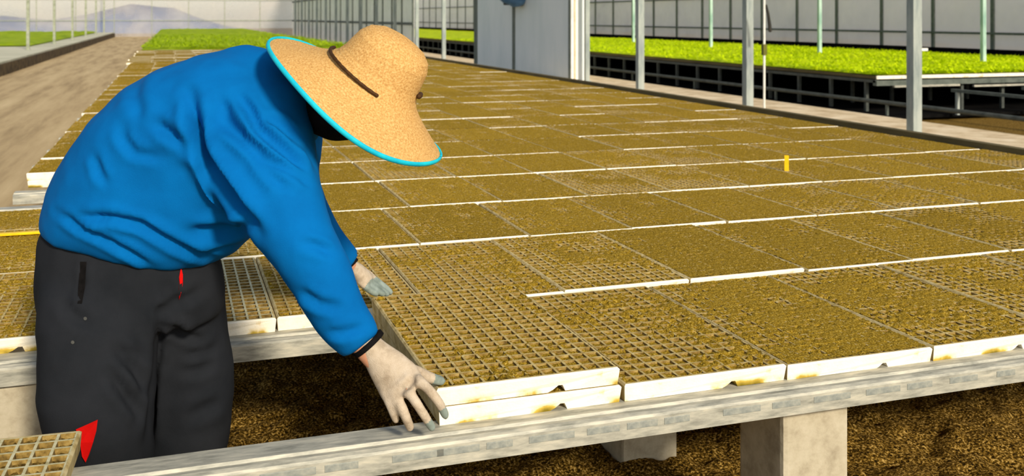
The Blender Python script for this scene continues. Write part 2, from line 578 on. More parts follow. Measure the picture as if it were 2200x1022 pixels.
# ---------------------------------------------------------------- walls of film with bars
def far_wall():
    bm = bbox((-30, 72, 0), (16.55, 72.03, 4.2))
    wl = tag(obj('wall_back', bm, M['filmfar']), 'pale translucent film wall closing the far end', 'wall', kind='structure')
    bm = bbox((-0.022, -0.03, 0), (0.022, 0.0, 4.2))
    me = None
    for i in range(20):
        x = -29.5 + i * 2.35
        if me is None:
            g = obj('glazing_bar', bm, M['leftpost'], wl)
            me = g.data
        else:
            g = bpy.data.objects.new('glazing_bar', me)
            COL.objects.link(g)
            g.parent = wl
        g.location = (x, 72, 0)
    for z0 in (1.05, 2.45):
        obj('cross_rail', bbox((-30, 71.94, z0), (16.5, 71.99, z0 + 0.045)), M['leftpost'], wl)


def right_wall():
    bm = bbox((16.5, 3, 0), (16.52, 72, 4.2))
    wl = tag(obj('wall_right', bm, M['film']), 'grey translucent film wall beyond the green seedling bench', 'wall', kind='structure')
    me = None
    i = 0
    y = 17.1 - 1.77 * 7
    while y < 71:
        if me is None:
            g = obj('glazing_bar', bbox((-0.04, -0.045, 0), (0.0, 0.045, 4.2)), M['mullion'], wl)
            me = g.data
        else:
            g = bpy.data.objects.new('glazing_bar', me)
            COL.objects.link(g)
            g.parent = wl
        g.location = (16.5, y, 0)
        y += 1.77
    for z0, z1 in ((0.93, 0.98), (1.88, 1.93), (3.4, 3.46)):
        obj('cross_rail', bbox((16.40, 3, z0), (16.46, 72, z1)), M['mullion'], wl)
    obj('shade_board', bbox((16.42, 3, 0), (16.49, 72, 0.62)), M['benchshade'], wl)  # added black board, keeps the view through below the bench dark


far_wall()
right_wall()
# curtain that divides the two bays far back
cw = tag(obj('wall_dividing', bbox((7.98, 34.5, 0), (8.0, 71.9, 4.2)), M['filmside']),
         'whitish film curtain with many upright bars behind the straw hat', 'wall', kind='structure')
me = None
for i in range(21):
    y = 34.6 + 1.775 * i
    if me is None:
        g = obj('glazing_bar', bbox((-0.04, -0.035, 0), (0.0, 0.035, 4.2)), M['mullion'], cw)
        me = g.data
    else:
        g = bpy.data.objects.new('glazing_bar', me); COL.objects.link(g); g.parent = cw
    g.location = (7.975, y, 0)
obj('cross_rail', bbox((7.93, 34.5, 1.02), (7.96, 71.9, 1.12)), M['mullion'], cw)
obj('cross_rail', bbox((7.93, 34.5, 2.3), (7.96, 71.9, 2.4)), M['mullion'], cw)

# hills beyond
def ridge(name, pts, m, label, depth):
    """low heap of land: pts = [(x, y, height)]"""
    bm = bmesh.new()
    secs = []
    for i, (x, y, h) in enumerate(pts):
        p = Vector((x, y, -1))
        q = Vector(pts[min(i + 1, len(pts) - 1)][:2] + (0,)) - Vector(pts[max(i - 1, 0)][:2] + (0,))
        q.z = 0
        q.normalize()
        s = q.cross(Z)
        secs.append((p, s * depth, Z * (h + 1)))
    loft(bm, secs, 28)
    bmesh.ops.subdivide_edges(bm, edges=bm.edges, cuts=1, use_grid_fill=True)
    for v in bm.verts:
        v.co.z += mnoise.noise(v.co * 0.11) * 0.7 + mnoise.noise(v.co * 0.4) * 0.3
    return tag(obj(name, bm, m, smooth=True), label, 'hill', kind='structure')


ridge('hill_right', [(40, 8, 1.5), (42, 20, 2.0), (44, 30, 2.6), (48, 42, 4.0), (50, 60, 5.5), (52, 80, 6), (50, 110, 5)], M['hill'],
      'grey hillside seen through the right film wall', 9)
ridge('hill_back', [(-60, 96, 1.2), (-45, 97, 1.7), (-30, 98, 1.3), (-18, 97, 1.9), (-10, 96, 1.5), (-3.5, 96, 2.3), (0, 96, 2.0), (4, 97, 0.8), (7, 98, -0.2)],
      M['bluehill'], 'blue hills seen through the far film wall', 5)

# ---------------------------------------------------------------- posts of the house
def post(x, y, name, label, group=None, s=0.11, h=4.4, foot=True, m=None, z=0.0):
    h -= z
    t = empty(name, (x, y, z))
    obj('shaft', bbox((-s / 2, -s / 2, 0.0), (s / 2, s / 2, h), 0.006), m or M['post'], t)
    if foot:
        obj('foot_plate', bbox((-s * 0.85, -s * 0.85, 0), (s * 0.85, s * 0.85, 0.012)), m or M['post'], t)
    return tag(t, label, 'post', group)


POST_L = {0: 'broad grey steel post nearest the camera, at the right of the walkway row',
          1: 'grey steel post beside the thin riser pipe, second nearest on the walkway',
          2: 'grey steel post on the walkway just right of the grey panel box',
          3: 'slim grey post standing at the right end of the grey panel box'}
yy = [9.13, 12.55, 16.25, 19.25]
post_objs = []
for i, y in enumerate(yy):
    x = (7.72, 7.74, 7.84, 7.98)[i]
    y = y if i < 3 else 19.0
    post_objs.append(post(x, y, 'greenhouse_post', POST_L[i], 'grey posts along the right walkway', s=0.115 if i < 3 else 0.09))
br = obj('bracket', bbox((0.05, -0.03, 0.93), (0.16, 0.0, 0.96)), M['whiteframe'], post_objs[0])
for k in range(13):
    y = 26.2 + 3.55 * k
    lab = {0: None}.get(k)
    if k == 0:
        lab = 'grey post hidden behind the left edge of the grey panel box'
    elif k == 1:
        lab = 'grey post nearest to the left of the grey panel box'
    elif k == 2:
        lab = 'grey post right beside the crown of the straw hat'
    else:
        lab = 'far grey post in the row standing before the whitish curtain'
    if k == 0:
        continue
    post(7.80, y, 'greenhouse_post', lab, 'grey posts along the right walkway')
# gutter beam that ties the posts together, above the frame
gb = tag(obj('gutter_beam', bbox((7.70, 3.0, 4.4), (8.05, 71.5, 4.62), 0.01), M['post']), 'long grey gutter beam carried by the walkway posts', 'beam')
for k, (x, y) in enumerate(((13.1, 13.8), (13.1, 18.4), (13.1, 23.0), (13.1, 27.6), (13.1, 32.2), (13.1, 36.8))):
    names = ['rightmost', 'second from right', 'third from right', 'fourth from right', 'fifth from right', 'sixth from right']
    post(x, y, 'greenhouse_post', 'thin pale green post rising out of the seedlings, %s of its row' % names[k], 'pale green posts in the seedling bench', s=0.07, foot=False, m=M['greenpost'], z=0.502)
for k in range(6):
    y = 34.2 + 7.3 * k
    post(-4.2, y, 'greenhouse_post', 'slender grey post in the left bay, %s from the left picture edge' % ['first', 'second', 'third', 'fourth', 'fifth', 'sixth'][k],
         'slender posts in the left bay', s=0.09, m=M['leftpost'], z=0.301)

# riser pipe with valve and hose
rp = empty('riser_pipe', (7.72, 12.1, 0))
bm = bmesh.new(); limb(bm, [(0, 0, 0), (0, 0, 1.2), (0, 0, 2.6), (0, 0, 4.35)], [0.016] * 4, 10); obj('pipe', bm, M['whiteframe'], rp, True)
bm = bmesh.new(); box(bm, (-0.03, -0.03, 0.78), (0.03, 0.03, 0.93), 0.008); obj('valve', bm, M['brass'], rp)
bm = bmesh.new(); limb(bm, [(0.03, 0, 1.46), (0.055, -0.01, 1.35), (0.075, -0.015, 1.2), (0.08, -0.02, 1.12)], [0.018, 0.02, 0.024, 0.026], 10); obj('hose', bm, M['dark'], rp, True)
tag(rp, 'thin upright water pipe with olive valve and dark hose end beside a post', 'pipe')

# panel box between the bays
pb = empty('panel_box', (7.72, 19.25, 0))
H = 3.2
obj('side_panel', bbox((0, 0.05, 0.02), (0.04, 3.55, H)), M['panel'], pb)
obj('side_panel', bbox((0, 3.65, 0.02), (0.04, 6.72, H)), M['panel'], pb)
obj('seam_strip', bbox((-0.015, 3.52, 0.0), (0.05, 3.70, H)), M['panelseam'], pb)
obj('corner_strip', bbox((-0.012, -0.0, 0.0), (0.05, 0.09, H)), M['panelseam'], pb)
obj('corner_strip', bbox((-0.012, 6.65, 0.0), (0.05, 6.95, H)), M['panelseam'], pb)
obj('end_panel', bbox((0.05, 0.0, 0.0), (0.33, 0.04, H)), M['panel'], pb)
obj('frame_strip', bbox((0.0, -0.04, 0.0), (0.06, 0.0, H)), M['whiteframe'], pb)
obj('frame_strip', bbox((0.075, -0.035, 0.0), (0.11, 0.0, H)), M['walk'], pb)
obj('core', bbox((0.05, 0.05, 0.0), (0.33, 6.9, H)), M['panel'], pb)
tag(pb, 'tall grey sheet metal panel box standing between the two bays', 'cabinet')
fn = empty('wall_fan', (7.60, 22.4, 1.85))
bm = bmesh.new(); limb(bm, [(0.05, -0.15, 0), (-0.1, -0.15, 0), (-0.2, -0.15, 0)], [0.30, 0.32, 0.26], 24, ref=Z); obj('housing', bm, M['bluefan'], fn, True)
obj('bracket', bbox((-0.1, 0.22, -0.26), (0.10, 0.62, 0.12), 0.02), M['dark'], fn)
tag(fn, 'round blue fan housing fixed high on the grey panel box', 'fan')

# ---------------------------------------------------------------- left bay
lb = empty('bare_bench', (0, 0, 0))
obj('tray_layer', bbox((-20, 9, 0.02), (-3.62, 71, 0.30)), M['leftbed'], lb)
obj('side_board', bbox((-3.62, 9, 0.0), (-3.55, 71, 0.26)), M['darkedge'], lb)
tag(lb, 'low grey bare bench with dark side left of the sandy path', 'bench')


def carpet(name, x0, x1, y0, y1, z, m, label, step, leaves=0, ymax=30, seed=1, h=0.05):
    """dense seedlings: a bumpy canopy plus single leaves"""
    r = np.random.default_rng(seed)
    nx, ny = max(3, int((x1 - x0) / step)), max(3, int((y1 - y0) / (step * 1.6)))
    xs, ys = np.linspace(x0, x1, nx), np.linspace(y0, y1, ny)
    zs = z + h * 0.5 + (vnoise((ny, nx), 1.3) - 0.5) * h + (vnoise((ny, nx), 6) - 0.5) * h * 0.5
    zs[0, :] = z + 0.002; zs[-1, :] = z + 0.002; zs[:, 0] = z + 0.002; zs[:, -1] = z + 0.002
    me = grid_mesh(name, xs, ys, zs)
    o = link_mesh(name, me, m)
    tag(o, label, 'seedlings', kind='stuff')
    if leaves:
        n = leaves
        yy = y0 + (ymax - y0) * r.random(n) ** 1.8
        xx = x0 + (x1 - x0) * r.random(n)
        a = r.random(n) * 6.28
        til = (r.random(n) - 0.3) * 1.2
        L = 0.025 + r.random(n) * 0.025
        c = np.stack([xx, yy, z + h * (0.7 + 0.7 * r.random(n))], -1)
        dx = np.stack([np.cos(a) * np.cos(til), np.sin(a) * np.cos(til), np.sin(til)], -1) * L[:, None]
        dy = np.stack([-np.sin(a), np.cos(a), np.zeros(n)], -1) * (L * 0.45)[:, None]
        v = np.stack([c - dx, c + dy, c + dx, c - dy], 1).reshape(-1, 3)
        q = np.arange(n * 4).reshape(-1, 4)
        m2 = bpy.data.meshes.new('leaves')
        m2.from_pydata(v.tolist(), [], q.tolist())
        lo = link_mesh('leaves', m2, m, o)
        lo['kind'] = 'stuff'
    return o


carpet('seedling_carpet', -20, -4.6, 38, 70.5, 0.34, M['greenfar'], 'green strip of seedlings far in the left bay', 0.25, seed=2, h=0.12)
carpet('seedling_carpet', -0.72, 4.65, 26.3, 70.5, TZ, M['greenfar'], 'olive green seedlings at the far end of the brown tray bed', 0.12, leaves=9000, ymax=45, seed=3, h=0.07)
tag(obj('bench_slab', bbox((-0.72, 26.3, 0.05), (4.65, 70.5, TZ - 0.005)), M['leftbed']), 'long bench carrying the far olive green seedlings', 'bench')

# right bay bench with seedlings
BX0, BX1, BY0, BY1 = 9.06, 15.6, 11.45, 70.5
bz = 0.50
bench = empty('seedling_bench', (0, 0, 0))
obj('tray_layer', bbox((BX0, BY0 + 0.01, bz - 0.04), (BX1, BY1, bz)), M['oliveedge'], bench)
obj('front_edge', bbox((BX0, BY0 - 0.01, bz - 0.04), (BX1, BY0 + 0.01, bz + 0.004)), M['foam'], bench)
obj('front_beam', bbox((BX0 - 0.02, BY0 - 0.03, bz - 0.13), (BX1, BY0 + 0.05, bz - 0.06)), M['mullion'], bench)
obj('side_beam', bbox((BX0 - 0.02, BY0, bz - 0.09), (BX0 + 0.03, BY1, bz - 0.05)), M['darkbar'], bench)
for k in range(4):
    obj('support_tray', bbox((BX0 + 0.25 + k * 1.35, BY0 - 0.06, bz - 0.155 - 0.02 * (k > 0)), (BX0 + 1.35 + k * 1.35, BY0 - 0.02, bz - 0.13 - 0.02 * (k > 0))), M['galv'], bench)
me = None
for k in range(62):
    if me is None:
        g = obj('leg', bbox((-0.022, -0.022, 0), (0.022, 0.022, bz - 0.09)), M['darkbar'], bench); me = g.data
    else:
        g = bpy.data.objects.new('leg', me); COL.objects.link(g); g.parent = bench
    g.location = (BX0 + 0.03, BY0 + 0.25 + k * 0.79, 0)
for k in range(9):
    for dy in (0.05, 1.5):
        g = bpy.data.objects.new('leg', me); COL.objects.link(g); g.parent = bench
        g.location = (BX0 + 0.75 + k * 0.72, BY0 + dy, 0)
tag(bench, 'long raised bench full of bright green seedlings in the right bay', 'bench')
carpet('seedling_carpet', BX0 + 0.03, BX1, BY0 + 0.03, BY1, bz + 0.014, M['green'], 'bright yellow green seedlings on the raised bench in the right bay', 0.05, leaves=40000, ymax=34, seed=4, h=0.032)
hp = empty('heating_pipe', (0, 0, 0))
bm = bmesh.new(); limb(bm, [(8.95, 5.5, 0.17), (8.95, 30, 0.17), (8.95, 70, 0.17)], [0.028] * 3, 10); obj('pipe', bm, M['darkbar'], hp, True)
me = None
for k in range(24):
    if me is None:
        g = obj('stand', bbox((-0.015, -0.015, 0), (0.015, 0.015, 0.15)), M['mullion'], hp); me = g.data
    else:
        g = bpy.data.objects.new('stand', me); COL.objects.link(g); g.parent = hp
    g.location = (8.95, 5.9 + k * 2.6, 0)
tag(hp, 'low dark pipe running in front of the green seedling bench', 'pipe')
# leftover bench rails on bare ground at the right edge
lr = empty('low_rack', (0, 0, 0))
obj('rail', bbox((9.9, 7.6, 0.30), (9.95, 11.0, 0.34)), M['mullion'], lr)
obj('rail', bbox((11.1, 7.6, 0.30), (11.15, 11.0, 0.34)), M['mullion'], lr)
for x in (9.92, 11.12):
    for y in (7.65, 9.3, 10.9):
        obj('leg', bbox((x - 0.02, y - 0.02, 0), (x + 0.02, y + 0.02, 0.30)), M['post'], lr)
tag(lr, 'empty low rail frame on brown ground at the right picture edge', 'frame')

# dark olive strip raised along the right side of the tray bed
tag(obj('edge_strip', bbox((4.675, 1.8, 0.30), (4.735, 26.2, 0.535), 0.006), M['oliveedge']), 'dark olive strip along the right side of the brown tray bed', 'board')

# ---------------------------------------------------------------- seed trays
NXC, NYC = 12, 20


def tray_mesh():
    bm = bmesh.new()
    px, py = (TW - 0.012) / NXC, (TL - 0.016) / NYC
    x0, y0 = -(TW - 0.012) / 2, 0.008
    hw, hd = TW / 2, TL
    ox, oy = px * 0.415, py * 0.415
    fx, fy = px * 0.26, py * 0.26
    # top web: every cell is four trapezoids, then four walls going down
    V = {}

    def vv(x, y, z):
        k = (round(x, 5), round(y, 5), round(z, 5))
        if k not in V:
            V[k] = bm.verts.new((x, y, z))
        return V[k]

    for j in range(NYC):
        for i in range(NXC):
            xa, xb = x0 + i * px, x0 + (i + 1) * px
            ya, yb = y0 + j * py, y0 + (j + 1) * py
            cx, cy = (xa + xb) / 2, (ya + yb) / 2
            O = [vv(xa, ya, 0), vv(xb, ya, 0), vv(xb, yb, 0), vv(xa, yb, 0)]
            I = [vv(cx - ox, cy - oy, 0), vv(cx + ox, cy - oy, 0), vv(cx + ox, cy + oy, 0), vv(cx - ox, cy + oy, 0)]
            B = [vv(cx - fx, cy - fy, -0.028), vv(cx + fx, cy - fy, -0.028), vv(cx + fx, cy + fy, -0.028), vv(cx - fx, cy + fy, -0.028)]
            for k in range(4):
                l = (k + 1) % 4
                f = bm.faces.new((O[k], O[l], I[l], I[k])); f.material_index = 1
                f = bm.faces.new((I[k], I[l], B[l], B[k])); f.material_index = 3
            f = bm.faces.new(B); f.material_index = 3
    # outer rim and sides; the front has a thumb notch in its lower edge
    x1, y1 = -x0, y0 + NYC * py
    A = [vv(x0, y0, 0), vv(x1, y0, 0), vv(x1, y1, 0), vv(x0, y1, 0)]
    T = [bm.verts.new((-hw, 0, -0.004)), bm.verts.new((hw, 0, -0.004)), bm.verts.new((hw, hd, -0.004)), bm.verts.new((-hw, hd, -0.004))]
    T2 = [bm.verts.new((-hw + .004, .004, 0)), bm.verts.new((hw - .004, .004, 0)), bm.verts.new((hw - .004, hd - .004, 0)), bm.verts.new((-hw + .004, hd - .004, 0))]
    for k in range(4):
        l = (k + 1) % 4
        # rim as n-gon following the cell vertices
        if k == 0:
            seq = [vv(x0 + i * px, y0, 0) for i in range(NXC + 1)]
        elif k == 1:
            seq = [vv(x1, y0 + i * py, 0) for i in range(NYC + 1)]
        elif k == 2:
            seq = [vv(x1 - i * px, y1, 0) for i in range(NXC + 1)]
        else:
            seq = [vv(x0, y1 - i * py, 0) for i in range(NYC + 1)]
        f = bm.faces.new([T2[k], T2[l]] + list(reversed(seq))); f.material_index = 2
        f = bm.faces.new((T[k], T[l], T2[l], T2[k])); f.material_index = 0 if k == 0 else 2
    prof = [(-hw + .003, -TH), (0.040, -TH), (0.052, -TH + .005), (0.064, -TH + 0.013), (0.074, -TH + .013), (0.080, -TH), (hw - .003, -TH)]
    fb = [bm.verts.new((x, 0.006, z)) for x, z in prof]
    bb = [bm.verts.new((x, hd - .002, z)) for x, z in prof]
    bm.faces.new([T[1], T[0]] + fb)
    bm.faces.new([T[3], T[2]] + list(reversed(bb)))
    for q in ((T[0], T[3], bb[0], fb[0]), (T[2], T[1], fb[-1], bb[-1])):
        f = bm.faces.new(q); f.material_index = 2
    for a in range(len(prof) - 1):
        bm.faces.new((fb[a], bb[a], bb[a + 1], fb[a + 1]))
    bmesh.ops.recalc_face_normals(bm, faces=bm.faces)
    me = bpy.data.meshes.new('seed_tray')
    bm.to_mesh(me)
    bm.free()
    me.materials.append(M['foam'])
    me.materials.append(M['web'])
    me.materials.append(M['rim'])
    me.materials.append(M['cellwall'])
    return me


def soil_mesh(cover, k, deep=0.0):
    nx, ny = 84, 146
    xs = np.linspace(-(TW / 2 - 0.007), TW / 2 - 0.007, nx)
    ys = np.linspace(0.009, TL - 0.009, ny)
    px, py = (TW - 0.012) / NXC, (TL - 0.016) / NYC
    cx = np.abs(((xs + (TW - 0.012) / 2) / px) % 1 - 0.5)
    cy = np.abs(((ys - 0.008) / py) % 1 - 0.5)
    web = np.maximum(cx[None, :], cy[:, None])
    inside = web < 0.415
    fine = vnoise((ny, nx), 1.2)
    mid = vnoise((ny, nx), 4)
    big = 0.5 * vnoise((ny, nx), 16) + 0.5 * vnoise((ny, nx), 34)
    zin = -deep - 0.0015 - 0.004 * (1 - cover) + (fine - 0.5) * 0.006 + (mid - 0.5) * 0.004
    lay = (big - 0.5) * 1.5 + (mid - 0.5) * 0.6 + (fine - 0.5) * 0.5 + cover
    zweb = np.where(lay > 0.5, 0.0012 + (fine - 0.5) * 0.004, -0.004)
    z = np.where(inside, np.maximum(zin, np.where(lay > 0.8, zweb - 0.001, -1)), zweb)
    return grid_mesh('soil', xs, ys, z)


TRAY = tray_mesh()
SOILS = [soil_mesh(c, i) for i, c in enumerate((0.18, 0.38, 0.55, 0.7, 0.85, 1.0, 1.15))]
for s in SOILS:
    s.materials.append(M['soil'])
TRAY_CLEAN = TRAY.copy()
TRAY_CLEAN.materials[1] = M['cleanweb']
DEEP = soil_mesh(0.0, 9, deep=0.005)
DEEP.materials.append(M['darksoil'])
SOILS.append(DEEP)

trays = []


def tray(x, y, z, soil, rz=0.0, tilt=0.0):
    """x: centre, y: front edge, z: top"""
    o = bpy.data.objects.new('seed_tray', TRAY_CLEAN if soil == 7 else TRAY)
    COL.objects.link(o)
    o.location = (x, y, z)
    o.rotation_euler = (tilt, 0, rz)
    s = bpy.data.objects.new('soil', SOILS[soil])
    COL.objects.link(s)
    s.parent = o
    s['kind'] = 'stuff'
    tag(o, None, 'seed tray', 'seed trays laid out on the bench')
    return o


ORD = ['', 'first', 'second', 'third', 'fourth', 'fifth', 'sixth', 'seventh', 'eighth', 'ninth', 'tenth', 'eleventh', 'twelfth', 'thirteenth', 'fourteenth', 'fifteenth'] + ['far'] * 20
ROWY = [2.01, 2.755, 3.50, 4.20, 4.91, 5.60, 6.30]
while len(ROWY) < 24:
    ROWY.append(ROWY[-1] + 0.71)
PIT = 0.412


def proj(p):
    d = p.dot(F)
    return 1100 + FPX * p.dot(R) / d, HOR + FPX * (CAMZ - p.z) / d


def worker_span(v):
    right = 900 if v < 110 else 945 if v < 350 else 700 if v < 480 else 800 if v < 700 else 940
    left = 88 if v > 470 else 90 + (470 - v) * 310 / 350
    return left, right


# front row: stack of two at the worker's hand, then single trays
low = tray(0.722, 2.012, TZ, 3)
low['label'] = 'lower white foam tray of the two stacked under the near gloved hand'
upp = tray(0.716, 2.008, TZ + TH + 0.003, 0, rz=0.0)
upp['label'] = 'upper soil filled foam tray on the stack held by both gloves'
low['group'] = upp['group'] = 'trays stacked at the near glove'
xoff = {0: 1.337, 1: 0.264, 2: 0.42}
count = 2
for k, y in enumerate(ROWY):
    base = xoff.get(k, -0.72 + rng.random() * 0.025)
    row = []
    x = base if k == 0 else base - PIT * math.ceil((base + 0.72) / PIT - 0.12)
    if k == 0:
        x = 0.931
    ncol = 0
    while x + PIT < 4.67:
        xc = x + PIT / 2
        lastx = x
        x += PIT
        if lastx < {1: -0.2, 2: -0.22, 3: -0.03, 4: -0.03, 5: -0.28}.get(k, -9):
            continue
        if k > 0 and lastx < -0.76:
            continue
        jy = float(np.clip(rng.normal(0, 0.0045), -0.008, 0.008))
        jz = float(rng.normal(0, 0.0012))
        sc = int(rng.choice([2, 3, 4, 5, 6], p=[.1, .2, .3, .25, .15]))
        if k == 0:
            sc = {0: 0}.get(ncol, sc)
            jy = 0
            sc = [1, 4, 3, 2, 4, 5, 4, 3, 5][min(ncol, 8)]
        if k == 1:
            sc = 1 if xc < 0.9 else (2 if xc < 1.3 else sc)
            if xc < 0.5: sc = 0
            if xc < 0.25: sc = 7
        o = tray(xc, y + jy, TZ + jz, sc, rz=float(rng.normal(0, 0.004)))
        o.scale.y = ((ROWY[k + 1] if k < 23 else ROWY[k] + 0.71) - ROWY[k] - (0.021 if k < 2 else 0.017 if k < 4 else 0.011)) / TL
        row.append(o)
        ncol += 1
        count += 1
    # labels
    vis = []
    past = 0
    for o in row:
        u, v = proj(o.location + Vector((0, 0.35, 0)))
        ul, _ = proj(o.location + Vector((-0.2, 0, 0)))
        ur, _ = proj(o.location + Vector((0.2, 0.0, 0)))
        l, r = worker_span(v)
        if ul > 2200 and k < 7:
            past += 1
            if past > 2:
                for c in list(o.children): bpy.data.objects.remove(c)
                bpy.data.objects.remove(o)
                continue
            o['label'] = 'soil filled foam tray in the %s row, %s one past the right picture edge' % (ORD[k + 1], ORD[past])
            continue
        if ul > 2200: o['label'] = 'soil filled foam tray in the %s row, past the right picture edge' % ORD[k + 1]; continue
        if ur > r: vis.append((u, o))
        elif ul < l: o['label'] = 'soil filled foam tray left of the worker in the %s row of the bed' % ORD[k + 1]
        else: o['label'] = 'soil filled foam tray behind the worker in the %s row of the bed' % ORD[k + 1]
    vis.sort(key=lambda t: -t[0])
    if k < 7:
        for n, (_, o) in enumerate(vis):
            o['label'] = 'soil filled foam tray, %s from the right in the %s row from front' % (ORD[n + 1], ORD[k + 1])
    else:
        for _, o in vis:
            o['label'] = 'far soil filled foam tray melting into the even brown bed'
            o['group'] = 'far trays of the brown bed'
# trays at the left edge of the bed, left of the worker
LEFT = [(-0.43, 2.79, 0.0, 1, 'soil filled foam tray with a white front at the left picture edge, beside the worker'),
        (-0.46, 3.50, 0.0, 3, 'soil filled foam tray left of the worker, in front of the yellow strip')]
for x, y, a, s, lab in LEFT:
    tray(x, y, TZ, s, a)['label'] = lab
o = tray(-0.24, 4.40, TZ, 4, math.pi / 2)
o.location = (-0.05, 4.42, TZ)
o['label'] = 'foam tray laid crosswise behind the yellow strip at the left'
o = tray(-0.50, 5.72, TZ - TH - 0.001, 3)
o.scale.y = 0.72
o['label'] = 'lower foam tray of the small stack at the left edge behind the worker'
o = tray(-0.505, 5.715, TZ, 5)
o.scale.y = 0.72
o['label'] = 'upper foam tray of the small stack at the left edge behind the worker'

# tray in the corner of the picture, nearest the camera
ct = tray(-0.408, 1.425, TZ, 7, rz=math.radians(-3.0))
ct['label'] = 'clean gridded foam tray in the lower left corner, nearest the camera'

# the rest of the brown bed: past the countable ones
bm = bmesh.new()
y = ROWY[-1] + 0.71
while y < 26.0:
    x = -0.72 - rng.random() * 0.1
    while x + PIT < 4.7:
        jz = rng.normal(0, 0.002)
        jy = rng.normal(0, 0.01)
        box(bm, (x + 0.003, y + jy, TZ - TH), (x + TW, y + jy + 0.66, TZ + jz), 0)
        bm.faces.ensure_lookup_table()
        bm.faces[-5].material_index = 1
        x += PIT
    y += 0.71
tag(obj('seed_tray_field', bm, [M['foam'], M['soil']]), 'farthest soil filled trays of the brown bed before the green seedlings', 'seed trays', kind='stuff')
tag(obj('bench_slab', bbox((-0.72, ROWY[-1] + 0.71, 0.10), (4.65, 26.1, TZ - TH - 0.001)), M['leftbed']), 'bench below the farthest brown trays', 'bench')

# ---------------------------------------------------------------- rails and blocks that carry the trays
RH, RW = 0.052, 0.098


def rail_mesh(x0, x1):
    bm = bmesh.new()
    h, wd = RH, RW
    poly = [(0, -h), (0, -0.012), (0.003, -0.007), (0.012, -0.003), (0.016, -0.006), (0.030, -0.006), (0.033, 0), (wd, 0), (wd, -h)]
    prism(bm, poly, 'x', x0, x1)
    return bm


def rail(x0, x1, y, label, name='bench_rail', z=RZ, slots=False):
    t = empty(name, (0, y, z))
    obj('channel', rail_mesh(x0, x1), M['galv'], t)
    if slots:
        me = None
        x = x0 + 0.04
        k = 0
        while x < x1 - 0.1 and k < 40:
            if me is None:
                g = obj('slot_mark', bbox((0, -0.0012, -0.032), (0.075, 0.004, -0.018), 0.001), M['slot'], t); me = g.data
            else:
                g = bpy.data.objects.new('slot_mark', me); COL.objects.link(g); g.parent = t
            g.location = (x, 0, 0)
            g.scale.x = 0.6 + 0.8 * rng.random()
            x += 0.085 + 0.06 * rng.random()
            k += 1
    tag(t, label, 'rail', 'galvanised rails under the trays')
    return t


rail(-0.75, 4.66, ROWY[0] - 0.062, 'bright galvanised front rail crossing the bottom of the picture', slots=True)
rail(-0.75, 4.66, ROWY[1] - 0.055, 'galvanised rail behind the worker, under the second row of trays')
rail(-0.75, 4.66, ROWY[2] - 0.055, 'galvanised rail hidden under the third row of trays')
rail(-0.75, 4.66, ROWY[3] - 0.055, 'galvanised rail hidden under the fourth row of trays')
rail(-0.75, 4.66, ROWY[4] - 0.055, 'galvanised rail with its pale end showing left of the worker', z=RZ)
rail(-0.75, 4.66, ROWY[5] - 0.055, 'galvanised rail under the small tray stack at the left', z=RZ - TH - 0.001)
for k in range(6, 25):
    y = ROWY[k] if k < 24 else ROWY[23] + 0.69
    rail(-0.75, 4.66, y - 0.055, 'galvanised rail hidden below the far brown trays', z=RZ - 0.004)
sb = tag(obj('bench_rail', bbox((-0.80, 4.42, RZ - 0.06), (-0.73, 4.93, RZ + 0.0), 0.006), M['galv']), 'short grey rail end lying lengthwise at the left edge of the bed', 'rail')


def block(x, y, label, wx=0.178, wy=0.19, z1=RZ - RH):
    bm = bmesh.new()
    box(bm, (-wx / 2, 0, -0.03), (wx / 2, wy, z1), 0.012)
    o = obj('concrete_block', bm, M['concrete'])
    o.location = (x, y, 0)
    return tag(o, label, 'block', 'concrete blocks under the bench')


block(1.408, ROWY[0] - 0.02, 'large sunlit concrete block under the front rail')
block(1.345, ROWY[1] - 0.04, 'shaded concrete block behind the front one, under the second rail')
block(-0.36, ROWY[1] - 0.04, 'concrete block under the second rail left of the worker')
block(3.1, ROWY[0] - 0.02, 'concrete block under the front rail past the right picture edge')
block(-0.62, ROWY[0] - 0.02, 'concrete block under the front rail past the left picture edge')
block(3.05, ROWY[1] - 0.04, 'concrete block under the second rail past the right picture edge')
for k in range(2, 8, 1):
    for x in (-0.45, 1.3, 3.0, 4.4):
        if k == 5:
            z1 = RZ - RH - TH - 0.001
        elif k >= 6:
            z1 = RZ - RH - 0.004
        else:
            z1 = RZ - RH
        block(x, ROWY[k] - 0.04, 'concrete block deep under the tray bed', z1=z1)

# stand that carries the near corner tray
st = empty('tray_stand', (-0.385, 1.43, 0))
obj('cross_bar', bbox((-0.22, 0.04, RZ - 0.06), (0.16, 0.10, RZ - 0.001), 0.005), M['galv'], st)
for x in (-0.2, 0.1):
    obj('leg', bbox((x, 0.05, -0.02), (x + 0.04, 0.09, RZ - 0.06)), M['post'], st)
tag(st, 'low metal stand under the tray in the lower left corner', 'stand')

# small yellow things
ys_ = tag(obj('marker_strip', bbox((-0.95, -0.012, 0), (0.22, 0.012, 0.010), 0.002), M['yellow']), 'thin yellow strip lying across the trays left of the worker', 'marker')
ys_.location = (-0.52, 4.09, TZ + 0.004)
bm = bmesh.new()
prism(bm, [(-0.011, 0.10), (-0.011, 0.012), (0, -0.03), (0.011, 0.012), (0.011, 0.10)], 'y', -0.0015, 0.0015)
pt = obj('plant_tag', bm, M['yellow'])
pt.rotation_euler = (0, 0, -YAW - 0.2)
p = W(1690, 366, 5.28)
pt.location = (p.x, p.y, TZ - 0.02)
tag(pt, 'small yellow plant label stuck upright in the brown tray bed', 'plant label')

# ---------------------------------------------------------------- the worker
D0 = 2.30


